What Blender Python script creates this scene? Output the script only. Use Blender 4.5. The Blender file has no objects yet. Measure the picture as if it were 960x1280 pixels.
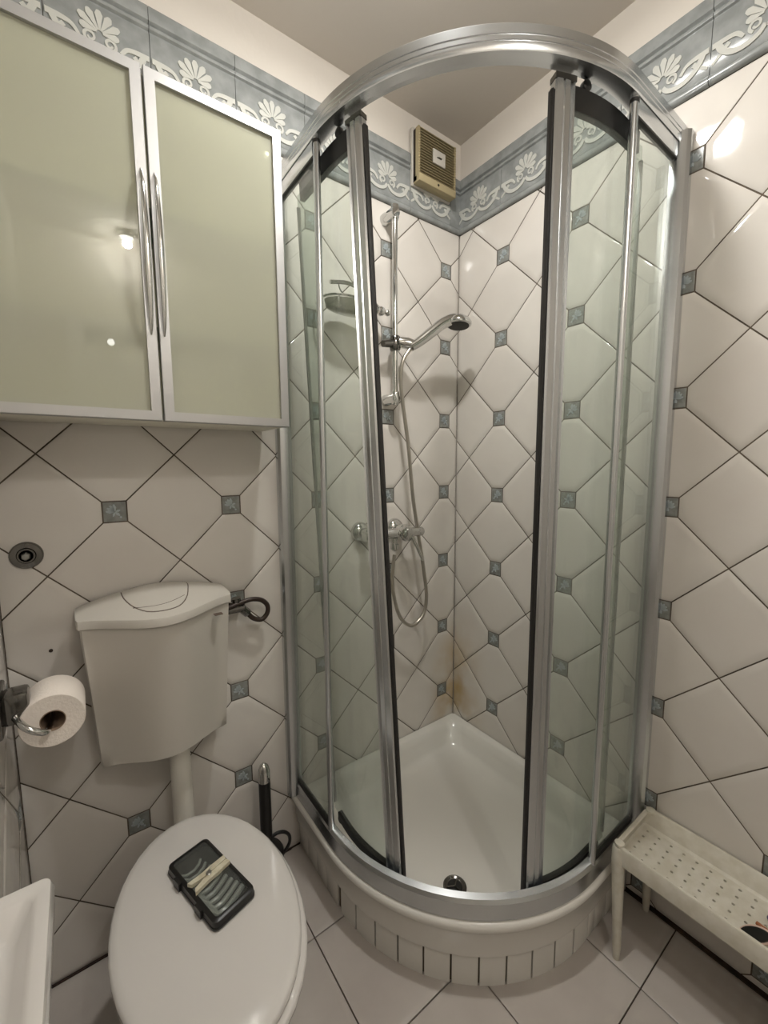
import bpy, bmesh, math, random
from mathutils import Vector, Matrix
random.seed(7)
C = bpy.context.scene.collection
PI = math.pi

# ------------------------------------------------------------------ camera
def make_camera():
    f, yw, pt, rl = 523.27, .6324, .1135, -.0057
    cy, sy, cp, sp, cr, sr = math.cos(yw), math.sin(yw), math.cos(pt), math.sin(pt), math.cos(rl), math.sin(rl)
    fw = Vector((sy*cp, cy*cp, -sp)); right = Vector((cy, -sy, 0)); up = right.cross(fw)
    r2 = right*cr + up*sr; u2 = up*cr - right*sr
    cam = bpy.data.cameras.new('camera'); o = bpy.data.objects.new('camera', cam); C.objects.link(o)
    m = Matrix((r2, u2, -fw)).transposed().to_4x4(); m.translation = Vector((-1.2843, -1.2402, 1.3076))
    o.matrix_world = m
    cam.sensor_fit = 'VERTICAL'; cam.sensor_height = 24.0; cam.lens = f/1280*24.0
    cam.clip_start = .01
    bpy.context.scene.camera = o
make_camera()
sc = bpy.context.scene
sc.view_settings.view_transform = 'Standard'; sc.view_settings.look = 'None'
sc.view_settings.gamma = 1; sc.view_settings.use_curve_mapping = False
sc.view_settings.exposure = 0.0
w = bpy.data.worlds.new('world'); sc.world = w; w.use_nodes = True
w.node_tree.nodes['Background'].inputs[0].default_value = (.9, .85, .78, 1)
w.node_tree.nodes['Background'].inputs[1].default_value = .05

MAIN_LAMP = Vector((-.70, -.61, 2.53))      # flush ceiling lamp over the shower door
REAR_LAMP = Vector((-.976, -1.86, 2.53))    # small ceiling spot near the entrance
def lamp(name, loc, power, r, color):
    l = bpy.data.lights.new(name, 'AREA'); l.shape = 'DISK'; l.size = 2*r; l.energy = power; l.color = color
    o = bpy.data.objects.new(name, l); C.objects.link(o); o.location = loc
    return o
WARM = (1.0, .985, .945)
def bulb(name, loc, power, r, color):
    l = bpy.data.lights.new(name, 'POINT'); l.shadow_soft_size = r; l.energy = power; l.color = color
    o = bpy.data.objects.new(name, l); C.objects.link(o); o.location = loc
lamp('ceiling_lamp_glow', MAIN_LAMP - Vector((0, 0, .046)), 9.6, .05, WARM)
bulb('ceiling_lamp_bulb', MAIN_LAMP - Vector((0, 0, .060)), 4.9, .03, WARM)
bulb('entrance_lamp_bulb', REAR_LAMP - Vector((0, 0, .050)), 15, .022, WARM)

# ------------------------------------------------------------------ materials
def srgb(r, g, b):
    f = lambda c: (c/255/12.92 if c/255 <= .04045 else ((c/255+.055)/1.055)**2.4)
    return (f(r), f(g), f(b), 1)
M = {}
def mat(name, col, rough=.4, metal=0., coat=0., spec=.5, noise=None, bump=None, col2=None):
    m = bpy.data.materials.new(name); m.use_nodes = True; nt = m.node_tree; p = nt.nodes['Principled BSDF']
    p.inputs['Base Color'].default_value = col; p.inputs['Roughness'].default_value = rough
    p.inputs['Metallic'].default_value = metal; p.inputs['Coat Weight'].default_value = coat
    p.inputs['Specular IOR Level'].default_value = spec; p.inputs['Coat Roughness'].default_value = .05
    if noise:
        geo = nt.nodes.new('ShaderNodeNewGeometry')
        tx = nt.nodes.new('ShaderNodeTexNoise'); tx.inputs['Scale'].default_value = noise
        tx.inputs['Detail'].default_value = 4
        nt.links.new(geo.outputs['Position'], tx.inputs['Vector'])
        mx = nt.nodes.new('ShaderNodeMix'); mx.data_type = 'RGBA'
        mx.inputs['A'].default_value = col; mx.inputs['B'].default_value = col2 or col
        cr = nt.nodes.new('ShaderNodeValToRGB'); cr.color_ramp.elements[0].position = .38; cr.color_ramp.elements[1].position = .64
        nt.links.new(tx.outputs['Fac'], cr.inputs['Fac'])
        nt.links.new(cr.outputs['Color'], mx.inputs['Factor']); nt.links.new(mx.outputs['Result'], p.inputs['Base Color'])
    if bump:
        geo = nt.nodes.new('ShaderNodeNewGeometry')
        tb = nt.nodes.new('ShaderNodeTexNoise'); tb.inputs['Scale'].default_value = bump[0]; tb.inputs['Detail'].default_value = bump[2] if len(bump) > 2 else 1
        nt.links.new(geo.outputs['Position'], tb.inputs['Vector'])
        b = nt.nodes.new('ShaderNodeBump'); b.inputs['Strength'].default_value = bump[1]; b.inputs['Distance'].default_value = .01
        nt.links.new(tb.outputs['Fac'], b.inputs['Height']); nt.links.new(b.outputs['Normal'], p.inputs['Normal'])
        if coat: nt.links.new(b.outputs['Normal'], p.inputs['Coat Normal'])
    M[name] = m; return m

mat('wall_tile', srgb(215, 210, 203), .06, bump=(11, .16), noise=3.0, col2=srgb(209, 203, 196))
def stain():
    nt = M['wall_tile'].node_tree; p = nt.nodes['Principled BSDF']; src = p.inputs['Base Color'].links[0].from_socket
    geo = nt.nodes.new('ShaderNodeNewGeometry'); sp = nt.nodes.new('ShaderNodeSeparateXYZ'); nt.links.new(geo.outputs['Position'], sp.inputs[0])
    def rng(sock, a, b_):
        m = nt.nodes.new('ShaderNodeMapRange'); m.interpolation_type = 'SMOOTHSTEP'; m.inputs['From Min'].default_value = a; m.inputs['From Max'].default_value = b_; nt.links.new(sock, m.inputs['Value']); return m.outputs[0]
    tz = nt.nodes.new('ShaderNodeTexNoise'); tz.inputs['Scale'].default_value = 7; tz.inputs['Detail'].default_value = 3; nt.links.new(geo.outputs['Position'], tz.inputs['Vector'])
    f = rng(sp.outputs['X'], -.16, 0)
    for o_ in (rng(sp.outputs['Y'], -.20, -.01), rng(sp.outputs['Z'], .75, .25), rng(tz.outputs['Fac'], .3, .65)):
        m = nt.nodes.new('ShaderNodeMath'); m.operation = 'MULTIPLY'; nt.links.new(f, m.inputs[0]); nt.links.new(o_, m.inputs[1]); f = m.outputs[0]
    mx = nt.nodes.new('ShaderNodeMix'); mx.data_type = 'RGBA'; nt.links.new(f, mx.inputs['Factor']); nt.links.new(src, mx.inputs['A']); mx.inputs['B'].default_value = srgb(188, 160, 110)
    nt.links.new(mx.outputs['Result'], p.inputs['Base Color'])
stain()
mat('floor_tile', srgb(186, 179, 172), .24, bump=(14, .12), noise=5, col2=srgb(176, 168, 161))
mat('grout', srgb(98, 87, 74), .9, noise=14, col2=srgb(66, 57, 47))
mat('floor_grout', srgb(66, 52, 42), .9, noise=8, col2=srgb(40, 28, 20))
mat('paint', srgb(214, 207, 198), .85, bump=(60, .06, 3))
mat('ceiling_paint', srgb(204, 197, 188), .9, bump=(50, .05, 3))
mat('blue_tile', srgb(133, 136, 135), .2, noise=26, col2=srgb(150, 153, 152), bump=(20, .1))
mat('blue_insert', srgb(124, 126, 122), .25, noise=60, col2=srgb(142, 144, 140))
mat('relief_white', srgb(190, 190, 184), .22)
mat('relief_grey', srgb(166, 174, 176), .25)
mat('alu', srgb(204, 207, 209), .24, 1.0)
mat('alu_satin', srgb(180, 179, 178), .45, .85)
mat('chrome', srgb(208, 208, 206), .09, 1.0)
mat('chrome_dark', srgb(120, 118, 115), .14, 1.0)
mat('black_plastic', srgb(20, 19, 18), .35)
mat('rubber', srgb(34, 32, 30), .55)
mat('porcelain', srgb(206, 202, 197), .10, coat=.3)
mat('acrylic', srgb(220, 217, 210), .16, bump=(8, .04))
mat('abs_white', srgb(192, 187, 178), .34)
mat('abs_gap', srgb(88, 74, 64), .7)
mat('pipe_white', srgb(220, 216, 206), .35)
mat('paper', srgb(236, 226, 216), .95, bump=(180, .15, 3))
mat('cardboard', srgb(140, 118, 98), .95)
mat('bench_plastic', srgb(206, 201, 188), .5, noise=40, col2=srgb(196, 190, 174), bump=(120, .05, 3))
mat('beige_plastic', srgb(168, 154, 120), .5)
mat('fan_dark', srgb(44, 36, 24), .8)
mat('hose_brown', srgb(52, 40, 34), .4, .3)
mat('hose_metal', srgb(176, 170, 160), .3, .85)
mat('clear_plastic', srgb(134, 138, 132), .25)
mat('wood_pale', srgb(206, 200, 178), .7, noise=60, col2=srgb(186, 176, 150))
mat('steel', srgb(170, 170, 166), .3, 1.0)
mat('sealant', srgb(58, 40, 28), .9, noise=30, col2=srgb(30, 20, 14))
mat('cabinet_white', srgb(232, 228, 214), .5)
mat('brown', srgb(150, 88, 50), .5)
mat('purple', srgb(60, 36, 104), .4)
mat('pink_pale', srgb(214, 186, 170), .5)
mat('shelf_glass', srgb(84, 104, 84), .1)
mat('door_paint', srgb(232, 228, 220), .5)

def emit(name, col, s):
    m = bpy.data.materials.new(name); m.use_nodes = True; p = m.node_tree.nodes['Principled BSDF']
    p.inputs['Base Color'].default_value = (.8, .8, .8, 1); p.inputs['Emission Color'].default_value = (*col, 1); p.inputs['Emission Strength'].default_value = s
    M[name] = m
emit('lamp_glass', WARM, 14)

def thin_glass(name, tint, haze, hazecol, rough=.02, refl=1.0, trans_diff=0., streak=.3):
    """architectural glass: tinted see-through + Fresnel reflection + a little limescale haze"""
    m = bpy.data.materials.new(name); m.use_nodes = True; nt = m.node_tree; nt.nodes.clear()
    out = nt.nodes.new('ShaderNodeOutputMaterial')
    tr = nt.nodes.new('ShaderNodeBsdfTransparent'); tr.inputs[0].default_value = (*tint, 1)
    df = nt.nodes.new('ShaderNodeBsdfDiffuse'); df.inputs[0].default_value = (*hazecol, 1)
    tl = nt.nodes.new('ShaderNodeBsdfTranslucent'); tl.inputs[0].default_value = (*hazecol, 1)
    dd = nt.nodes.new('ShaderNodeMixShader'); dd.inputs[0].default_value = trans_diff
    nt.links.new(df.outputs[0], dd.inputs[1]); nt.links.new(tl.outputs[0], dd.inputs[2])
    mx = nt.nodes.new('ShaderNodeMixShader')
    geo = nt.nodes.new('ShaderNodeNewGeometry'); nz = nt.nodes.new('ShaderNodeTexNoise'); nz.inputs['Scale'].default_value = 5; nz.inputs['Detail'].default_value = 5
    mp = nt.nodes.new('ShaderNodeMapping'); mp.inputs['Scale'].default_value = (3, 3, .8)
    nt.links.new(geo.outputs['Position'], mp.inputs[0]); nt.links.new(mp.outputs[0], nz.inputs['Vector'])
    mr = nt.nodes.new('ShaderNodeMapRange'); mr.inputs['From Min'].default_value = .3; mr.inputs['From Max'].default_value = .7
    mr.inputs['To Min'].default_value = haze*(1-streak); mr.inputs['To Max'].default_value = min(1, haze*(1+streak))
    nt.links.new(nz.outputs['Fac'], mr.inputs['Value']); nt.links.new(mr.outputs[0], mx.inputs[0])
    nt.links.new(tr.outputs[0], mx.inputs[1]); nt.links.new(dd.outputs[0], mx.inputs[2])
    gl = nt.nodes.new('ShaderNodeBsdfGlossy'); gl.inputs['Roughness'].default_value = rough
    lw = nt.nodes.new('ShaderNodeLayerWeight'); lw.inputs[0].default_value = .5
    pw = nt.nodes.new('ShaderNodeMath'); pw.operation = 'POWER'; pw.inputs[1].default_value = 5
    nt.links.new(lw.outputs['Facing'], pw.inputs[0])
    mu = nt.nodes.new('ShaderNodeMath'); mu.operation = 'MULTIPLY_ADD'; mu.inputs[1].default_value = .9*refl; mu.inputs[2].default_value = .045*refl
    nt.links.new(pw.outputs[0], mu.inputs[0])
    m2 = nt.nodes.new('ShaderNodeMixShader'); nt.links.new(mu.outputs[0], m2.inputs[0])
    nt.links.new(mx.outputs[0], m2.inputs[1]); nt.links.new(gl.outputs[0], m2.inputs[2])
    nt.links.new(m2.outputs[0], out.inputs[0])
    M[name] = m
thin_glass('shower_glass', (.905, .938, .912), .07, (.55, .60, .56))
thin_glass('frosted_glass', (.90, .92, .85), .50, (.80, .79, .67), .015, 1.0, .45, .0)
thin_glass('dish_glass', (.66, .66, .60), .45, (.24, .23, .20))
thin_glass('clear_lid', (.95, .96, .95), .05, (.45, .47, .45))

# ------------------------------------------------------------------ builders
ORG = {}
class MB:
    def __init__(s): s.v = []; s.f = []
    def add(s, vs, fs):
        n = len(s.v); s.v += [tuple(v) for v in vs]; s.f += [tuple(i+n for i in f) for f in fs]; return s
    def box(s, a, b, bev=0.):
        x0, y0, z0 = (min(a[i], b[i]) for i in range(3)); x1, y1, z1 = (max(a[i], b[i]) for i in range(3))
        if bev <= 0:
            return s.add([(x0,y0,z0),(x1,y0,z0),(x1,y1,z0),(x0,y1,z0),(x0,y0,z1),(x1,y0,z1),(x1,y1,z1),(x0,y1,z1)],
                         [(0,3,2,1),(4,5,6,7),(0,1,5,4),(1,2,6,5),(2,3,7,6),(3,0,4,7)])
        bev = min(bev, (x1-x0)*.45, (y1-y0)*.45, (z1-z0)*.45)
        pts = []; c = ((x0+x1)/2, (y0+y1)/2, (z0+z1)/2); h = ((x1-x0)/2, (y1-y0)/2, (z1-z0)/2)
        bm = bmesh.new(); bmesh.ops.create_cube(bm, size=2)
        for v in bm.verts: v.co = Vector((c[i]+v.co[i]*h[i] for i in range(3)))
        bmesh.ops.bevel(bm, geom=bm.edges[:], offset=bev, segments=2, profile=.5, affect='EDGES')
        bm.verts.index_update()
        s.add([v.co[:] for v in bm.verts], [[v.index for v in f.verts] for f in bm.faces]); bm.free(); return s
    def rings(s, rings, cap0=True, cap1=True, closed=True):
        n = len(rings[0]); vs = [p for r in rings for p in r]; fs = []
        for i in range(len(rings)-1):
            for j in range(n if closed else n-1):
                k = (j+1) % n
                fs.append((i*n+j, i*n+k, (i+1)*n+k, (i+1)*n+j))
        if cap0: fs.append(tuple(range(n))[::-1])
        if cap1: fs.append(tuple(range((len(rings)-1)*n, len(rings)*n)))
        return s.add(vs, fs)
    def prism(s, poly, fn, d0, d1):
        """2-D polygon mapped by fn(u,v,d)"""
        n = len(poly)
        return s.rings([[fn(u, v, d0) for u, v in poly], [fn(u, v, d1) for u, v in poly]])
    def tube(s, pts, r, n=10, caps=True):
        pts = [Vector(p) for p in pts]; rs = r if isinstance(r, (list, tuple)) else [r]*len(pts)
        t0 = (pts[1]-pts[0]).normalized(); a = Vector((0, 0, 1)) if abs(t0.z) < .9 else Vector((1, 0, 0))
        nrm = (a - t0*a.dot(t0)).normalized(); out = []; prev = t0
        for i, p in enumerate(pts):
            t = ((pts[min(i+1, len(pts)-1)]-p).normalized() + (p-pts[max(i-1, 0)]).normalized())
            t = t.normalized() if t.length > 1e-6 else prev
            q = prev.rotation_difference(t); nrm = (q @ nrm).normalized(); prev = t
            bn = t.cross(nrm)
            out.append([p + (nrm*math.cos(2*PI*k/n) + bn*math.sin(2*PI*k/n))*rs[i] for k in range(n)])
        return s.rings(out, caps, caps)
    def lathe(s, prof, center, axis=(0, 0, 1), n=24):
        """prof: (radius, offset along axis)"""
        ax = Vector(axis).normalized(); a = Vector((0, 0, 1)) if abs(ax.z) < .9 else Vector((1, 0, 0))
        u = (a-ax*a.dot(ax)).normalized(); v = ax.cross(u); c = Vector(center)
        cl = prof[0] == prof[-1]
        return s.rings([[c+ax*h+(u*math.cos(2*PI*k/n)+v*math.sin(2*PI*k/n))*max(r, 1e-4) for k in range(n)] for r, h in prof], not cl, not cl)
    def build(s, name, m, parent=None, smooth=40, recalc=True, kind=None, label=None):
        o0 = ORG.get(parent.name, Vector()) if parent else Vector()
        me = bpy.data.meshes.new(name)
        bm = bmesh.new(); bv = [bm.verts.new(Vector(v)-o0) for v in s.v]
        for f in s.f:
            try: bm.faces.new([bv[i] for i in f])
            except ValueError: pass
        if recalc: bmesh.ops.recalc_face_normals(bm, faces=bm.faces[:])
        bm.to_mesh(me); bm.free()
        me.materials.append(M[m] if isinstance(m, str) else m)
        if smooth:
            me.shade_smooth(); me.set_sharp_from_angle(angle=math.radians(smooth))
        o = bpy.data.objects.new(name, me); C.objects.link(o)
        if parent: o.parent = parent; ORG[o.name] = o0
        if kind: o['kind'] = kind
        if label: o['label'] = label
        return o
def thing(name, label, cat, loc, group=None):
    o = bpy.data.objects.new(name, None); C.objects.link(o); o.location = loc; o.empty_display_size = .05
    o['label'] = label; o['category'] = cat
    if group: o['group'] = group
    ORG[o.name] = Vector(loc); return o
def tag(o, label, cat): o['label'] = label; o['category'] = cat; return o
def smoothpath(pts, k=6):
    """Catmull-Rom"""
    P = [Vector(p) for p in pts]; P = [P[0]*2-P[1]] + P + [P[-1]*2-P[-2]]; out = []
    for i in range(1, len(P)-2):
        for j in range(k):
            t = j/k; a, b, c, d = P[i-1], P[i], P[i+1], P[i+2]
            out.append(.5*((2*b)+(c-a)*t+(2*a-5*b+4*c-d)*t*t+(3*b-a-3*c+d)*t**3))
    out.append(P[-2]); return out

# ------------------------------------------------------------------ room shell
XB, YF, HC = -1.443, -2.0, 2.53
D = .2857
T = .007                      # tile thickness; tile faces lie on the planes x=0, y=0, x=XB
def struct(name, a, b, m): return MB().box(a, b).build(name, m, kind='structure', smooth=0)
wall_back = struct('wall_back', (XB-.12, T, 0), (.12, .12, HC), 'paint')
wall_right = struct('wall_right', (T, YF-.12, 0), (.12, T, HC), 'paint')
wall_left = struct('wall_left', (XB-.12, YF-.12, 0), (XB-T, T, HC), 'paint')
wall_front = struct('wall_front', (XB-T, YF-.12, 0), (T, YF, HC), 'paint')
ceiling = struct('ceiling', (XB-.12, YF-.12, HC), (.12, .12, HC+.1), 'ceiling_paint')
floor = struct('floor', (XB-.12, YF-.12, -.12), (.12, .12, -T), 'floor_grout')

def mapA(u, v, d): return (-u, d, v)
def mapC(u, v, d): return (d, -u, v)
def mapB(u, v, d): return (XB-d, -u, v)
def mapF(u, v, d): return (u, v, -d)

def clip(poly, u0, u1, v0, v1):
    for ax, val, sg in ((0, u0, 1), (0, u1, -1), (1, v0, 1), (1, v1, -1)):
        out = []
        for i in range(len(poly)):
            p, q = poly[i], poly[(i+1) % len(poly)]
            dp, dq = sg*(p[ax]-val), sg*(q[ax]-val)
            if dp >= 0: out.append(p)
            if (dp > 0 > dq) or (dp < 0 < dq):
                t = dp/(dp-dq); out.append((p[0]+(q[0]-p[0])*t, p[1]+(q[1]-p[1])*t))
        poly = out
        if len(poly) < 3: return []
    res = []
    for p in poly:
        if not res or math.dist(p, res[-1]) > 1e-5: res.append(p)
    if len(res) > 1 and math.dist(res[0], res[-1]) < 1e-5: res.pop()
    return res
def area(p): return .5*sum(p[i][0]*p[(i+1) % len(p)][1]-p[(i+1) % len(p)][0]*p[i][1] for i in range(len(p)))
def inset(p, d):
    """offset a convex polygon inwards"""
    if area(p) < 0: p = p[::-1]
    n = len(p); L = []
    for i in range(n):
        a, b = p[i], p[(i+1) % n]; l = math.dist(a, b); nx, ny = -(b[1]-a[1])/l, (b[0]-a[0])/l
        L.append((nx, ny, nx*a[0]+ny*a[1]+d))
    out = []
    for i in range(n):
        a, b = L[i-1], L[i]; det = a[0]*b[1]-a[1]*b[0]
        if abs(det) < 1e-6: out.append((p[i][0]+a[0]*d, p[i][1]+a[1]*d)); continue
        out.append(((a[2]*b[1]-b[2]*a[1])/det, (a[0]*b[2]-b[0]*a[2])/det))
    if area(out) < 1e-5: return None
    for i in range(n):       # an edge that flipped means the piece is too thin
        e0 = (p[(i+1) % n][0]-p[i][0], p[(i+1) % n][1]-p[i][1]); e1 = (out[(i+1) % n][0]-out[i][0], out[(i+1) % n][1]-out[i][1])
        if e0[0]*e1[0]+e0[1]*e1[1] < 0: return None
    return out
CACHE = {}
def tile_piece(name, poly, whole_key, fn, m, parent, jitter=0.0, stuff=None):
    p = inset(poly, .0016)
    if not p: return None
    q = inset(p, .0016) or None
    cu = sum(a[0] for a in p)/len(p); cv = sum(a[1] for a in p)/len(p)
    base = Vector(fn(cu, cv, 0))
    def rings(ox, oy):
        R = [[(u-ox, v-oy, T) for u, v in p], [(u-ox, v-oy, .0013) for u, v in p]]
        if q:
            R.append([(u-ox, v-oy, .0005) for u, v in q]); q2 = inset(q, .016)
            if q2 and m != 'blue_insert': R.append([(u-ox, v-oy, 0.) for u, v in q2])
        return R
    if stuff is not None:
        stuff.rings([[fn(u, v, d) for u, v, d in r] for r in rings(0, 0)]); return None
    key = (whole_key, fn.__name__, m) if whole_key else None
    if key in CACHE:
        o = CACHE[key].copy(); C.objects.link(o)
    else:
        b = MB(); o0 = Vector(fn(0, 0, 0))
        b.rings([[Vector(fn(u, v, d))-o0 for u, v, d in r] for r in rings(cu, cv)])
        o = b.build(name, m, None, smooth=25)
        if key: CACHE[key] = o
    o.location = base
    o.parent = parent
    if jitter:
        o.rotation_euler = tuple(random.uniform(-jitter, jitter) if ax != {'mapA': 1, 'mapC': 0, 'mapB': 0, 'mapF': 2}[fn.__name__] else 0 for ax in range(3))
    return o

LEAF = []
for a in (5, 32, 58, 85): LEAF.append((math.radians(a), .002, .0185, .0045))
def leaf_relief(b, fn, cu, cv):
    for ang, r0, r1, wd in LEAF + [(math.radians(225), .001, .014, .0036), (math.radians(160), .002, .012, .003), (math.radians(290), .002, .012, .003)]:
        ca, sa = math.cos(ang), math.sin(ang)
        pts = [(r0, -wd*.4), (r1*.6, -wd), (r1, -wd*.4), (r1*1.05, wd*.3), (r1*.6, wd), (r0, wd*.4)]
        b.prism([(cu+x*ca-y*sa, cv+x*sa+y*ca) for x, y in pts], fn, .0005, -.0012)
    pts = [(-.014+.0028*math.cos(k*PI/4)+.002, -.014+.0028*math.sin(k*PI/4)) for k in range(8)]
    b.prism([(cu+x, cv+y) for x, y in pts], fn, .0005, -.0012)

def tile_wall(wall, fn, ua, ub, va, vb, uo, vo, ufar):
    """diamond tiles with square inserts at every second crossing; pieces beyond ufar are joined"""
    h = .0914*D
    sheet = MB().prism([(ua, va), (ub, va), (ub, vb), (ua, vb)], fn, T, .0017)
    sheet.build('grout', 'grout', wall, smooth=0)
    far = MB(); farb = MB()
    i0, i1 = int((ua-uo)/D)-2, int((ub-uo)/D)+2
    j0, j1 = int((va-vo)/D)-2, int((vb-vo)/D)+2
    for i in range(i0, i1+1):
        for j in range(j0, j1+1):
            cu, cv = uo+i*D, vo+j*D
            specs = [('insert_tile', [(cu-h, cv-h), (cu+h, cv-h), (cu+h, cv+h), (cu-h, cv+h)], 'blue_insert', 'ins'),
                     ('wall_tile', [(cu+h, cv-h), (cu+D/2, cv-D/2), (cu+D-h, cv-h), (cu+D-h, cv+h), (cu+D/2, cv+D/2), (cu+h, cv+h)], 'wall_tile', 'hor'),
                     ('wall_tile', [(cu-h, cv+h), (cu+h, cv+h), (cu+D/2, cv+D/2), (cu+h, cv+D-h), (cu-h, cv+D-h), (cu-D/2, cv+D/2)], 'wall_tile', 'ver')]
            for nm, poly, m, key in specs:
                pc = clip(poly, ua, ub, va, vb)
                if not pc or abs(area(pc)) < 6e-5: continue
                whole = len(pc) == len(poly) and abs(abs(area(pc))-abs(area(poly))) < 1e-8
                if min(p[0] for p in pc) >= ufar:
                    tile_piece(nm, pc, None, fn, m, wall, stuff=farb if key == 'ins' else far); continue
                o = tile_piece(nm, pc, key if whole else None, fn, m, wall, jitter=.0022 if key != 'ins' else 0)
                if o and key == 'ins' and whole:
                    lk = ('leaf', fn.__name__)
                    if lk in CACHE:
                        l = CACHE[lk].copy(); C.objects.link(l)
                    else:
                        b = MB(); leaf_relief(b, fn, 0, 0); b.v = [Vector(v)-Vector(fn(0, 0, 0)) for v in b.v]
                        l = b.build('leaf_relief', 'relief_grey', None, smooth=0); CACHE[lk] = l
                    l.parent = o
    if far.v: far.build('wall_tile', 'wall_tile', wall, smooth=0, kind='stuff')
    if farb.v: farb.build('insert_tile', 'blue_insert', wall, smooth=0, kind='stuff')
FZ0, FZ1 = 2.198, 2.392
tile_wall(wall_back, mapA, 0., -XB, 0., FZ0, .2419*D, 2.05, 9)
tile_wall(wall_right, mapC, 0., -YF, 0., FZ0, .7455*D-2*D, 2.05-.0142*D, 1.45)
tile_wall(wall_left, mapB, 0., 1.30, 0., FZ0, .03, 2.05-.5*D+.03, .62)

# yellowish lime stain low in the shower corner belongs to the grout there
FLx, FLy, FP = -.236, -.296, .302
def floor_tiles():
    i = 0
    for a in range(-4, 2):
        for b in range(-1, 7):
            u0 = FLx + a*FP; v1 = FLy - (b-0)*.2945 + 0.0
            pc = clip([(u0, v1-.2945), (u0+FP, v1-.2945), (u0+FP, v1), (u0, v1)], XB, -.012, YF, 0)
            if not pc or abs(area(pc)) < 2e-4: continue
            if min(p[0] for p in pc) > -.56 and min(p[1] for p in pc) > -.60: continue   # under the shower tray
            whole = abs(area(pc)-FP*.2945) < 1e-7
            tile_piece('floor_tile', pc, 'floor' if whole else None, mapF, 'floor_tile', floor, jitter=.001)
floor_tiles()
MB().box((-.014, YF, -T), (0, -.78, .0035)).build('dirty_joint', 'sealant', floor, smooth=0)
MB().box((XB, -.006, -T), (-.78, 0, .003)).build('dirty_joint', 'sealant', floor, smooth=0)

# ---- frieze ------------------------------------------------------
PROF = [(T, 0), (-.006, 0), (-.010, .004), (-.012, .010), (-.010, .016), (-.006, .019), (-.004, .021), (-.006, .024), (-.006, .135),
        (-.003, .138), (-.003, .141), (-.009, .144), (-.010, .149), (-.007, .153), (-.003, .155), (-.003, .157), (-.010, .161), (-.010, .190), (-.007, .194), (T, .194)]
def ribbon(pts, wd):
    P = [Vector((p[0], p[1], 0)) for p in pts]; P = smoothpath(P, 4); L, R = [], []
    n = len(P)
    for i, p in enumerate(P):
        t = (P[min(i+1, n-1)]-P[max(i-1, 0)]).normalized(); nn = Vector((-t.y, t.x, 0)); k = i/(n-1)
        wv = (wd[0]+(wd[1]-wd[0])*k)/2 if isinstance(wd, tuple) else wd/2
        L.append(p+nn*wv); R.append(p-nn*wv)
    return L, R
def palmette(b, fn, cu, z0):
    d0, d1 = -.0055, -.0082
    def quadstrip(L, R, d1=-.0082):
        n = len(L); g = lambda p, d: fn(cu+p.x, z0+.006+p.y, d)
        vs = [g(p, d1) for p in L]+[g(p, d1) for p in R]+[g(p, d0) for p in L]+[g(p, d0) for p in R]; fs = []
        for i in range(n-1):
            fs += [(i, i+1, n+i+1, n+i), (2*n+i, 2*n+i+1, i+1, i), (n+i, n+i+1, 3*n+i+1, 3*n+i)]
        fs += [(0, n, 3*n, 2*n), (n-1, 3*n-1, 4*n-1, 2*n-1)]
        b.add(vs, fs)
    for k in range(7):
        a = math.radians(90+(k-3)*28); ca, sa = math.cos(a), math.sin(a); r0, r1 = .006, .046 if k not in (0, 6) else .037
        wd = .0078
        pts = [(r0, -.0015), (r1*.55, -wd*.62), (r1*.82, -wd), (r1, -wd*.5), (r1*1.03, 0), (r1, wd*.5), (r1*.82, wd), (r1*.55, wd*.62), (r0, .0015)]
        b.prism([(cu+x*ca-y*sa, z0+.080+x*sa+y*ca) for x, y in pts], fn, d0, d1-abs(k-3)*.0002)
    for s in (-1, 1):
        sp = []
        for k in range(11):
            a = math.radians(-70+k*42); r = .0125*(1-k*.065)
            sp.append((s*(.019+r*math.cos(a)), .060+r*math.sin(a)))
        quadstrip(*ribbon(sp, (.0065, .004)))
        quadstrip(*ribbon([(s*.002, .050), (s*.012, .038), (s*.032, .031), (s*.056, .034), (s*.076, .048), (s*.086, .066)], (.009, .013)), d1=-.0092)
        quadstrip(*ribbon([(s*.040, .052), (s*.052, .066), (s*.070, .070), (s*.098, .070)], (.007, .012)), d1=-.0087)
        quadstrip(*ribbon([(s*.066, .060), (s*.080, .046), (s*.097, .033)], (.010, .006)), d1=-.0077)
def frieze(name, fn, length, off, u0=0.):
    b = MB(); b.prism([(u0, FZ0-.001), (length, FZ0-.001), (length, FZ1+.001), (u0, FZ1+.001)], fn, T, .002)
    tr = b.build(name, 'grout', kind='structure', smooth=0)
    P = .2025; k = 0; u = off
    while u < length:
        a, c = max(u, 0)+.0007, min(u+P, length)-.0007; u += P; k += 1
        if c-a < .01: continue
        t = MB(); t.rings([[fn(a, FZ0+z, d) for d, z in PROF], [fn(c, FZ0+z, d) for d, z in PROF]])
        o = t.build('frieze_tile', 'blue_tile', tr, smooth=50)
        cu = u-P/2
        if a-.003 < cu-.097 and cu+.097 < c+.003 or (c-a > .12):
            r = MB(); palmette(r, fn, cu, FZ0)
            keep = [f for f in r.f if all(True for _ in f)]
            uu = lambda v: (-v[0] if fn is mapA else -v[1])
            good = [f for f in r.f if all(a-.001 <= uu(r.v[i]) <= c+.001 for i in f)]
            r.f = good
            if good: r.build('palmette_relief', 'relief_white', o, smooth=30, recalc=True)
frieze('trim_1', mapA, -XB, -.1615+.0145)
frieze('trim_2', mapC, -YF, -.0)
frieze('trim_3', mapB, 1.30, .205, .205)

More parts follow.
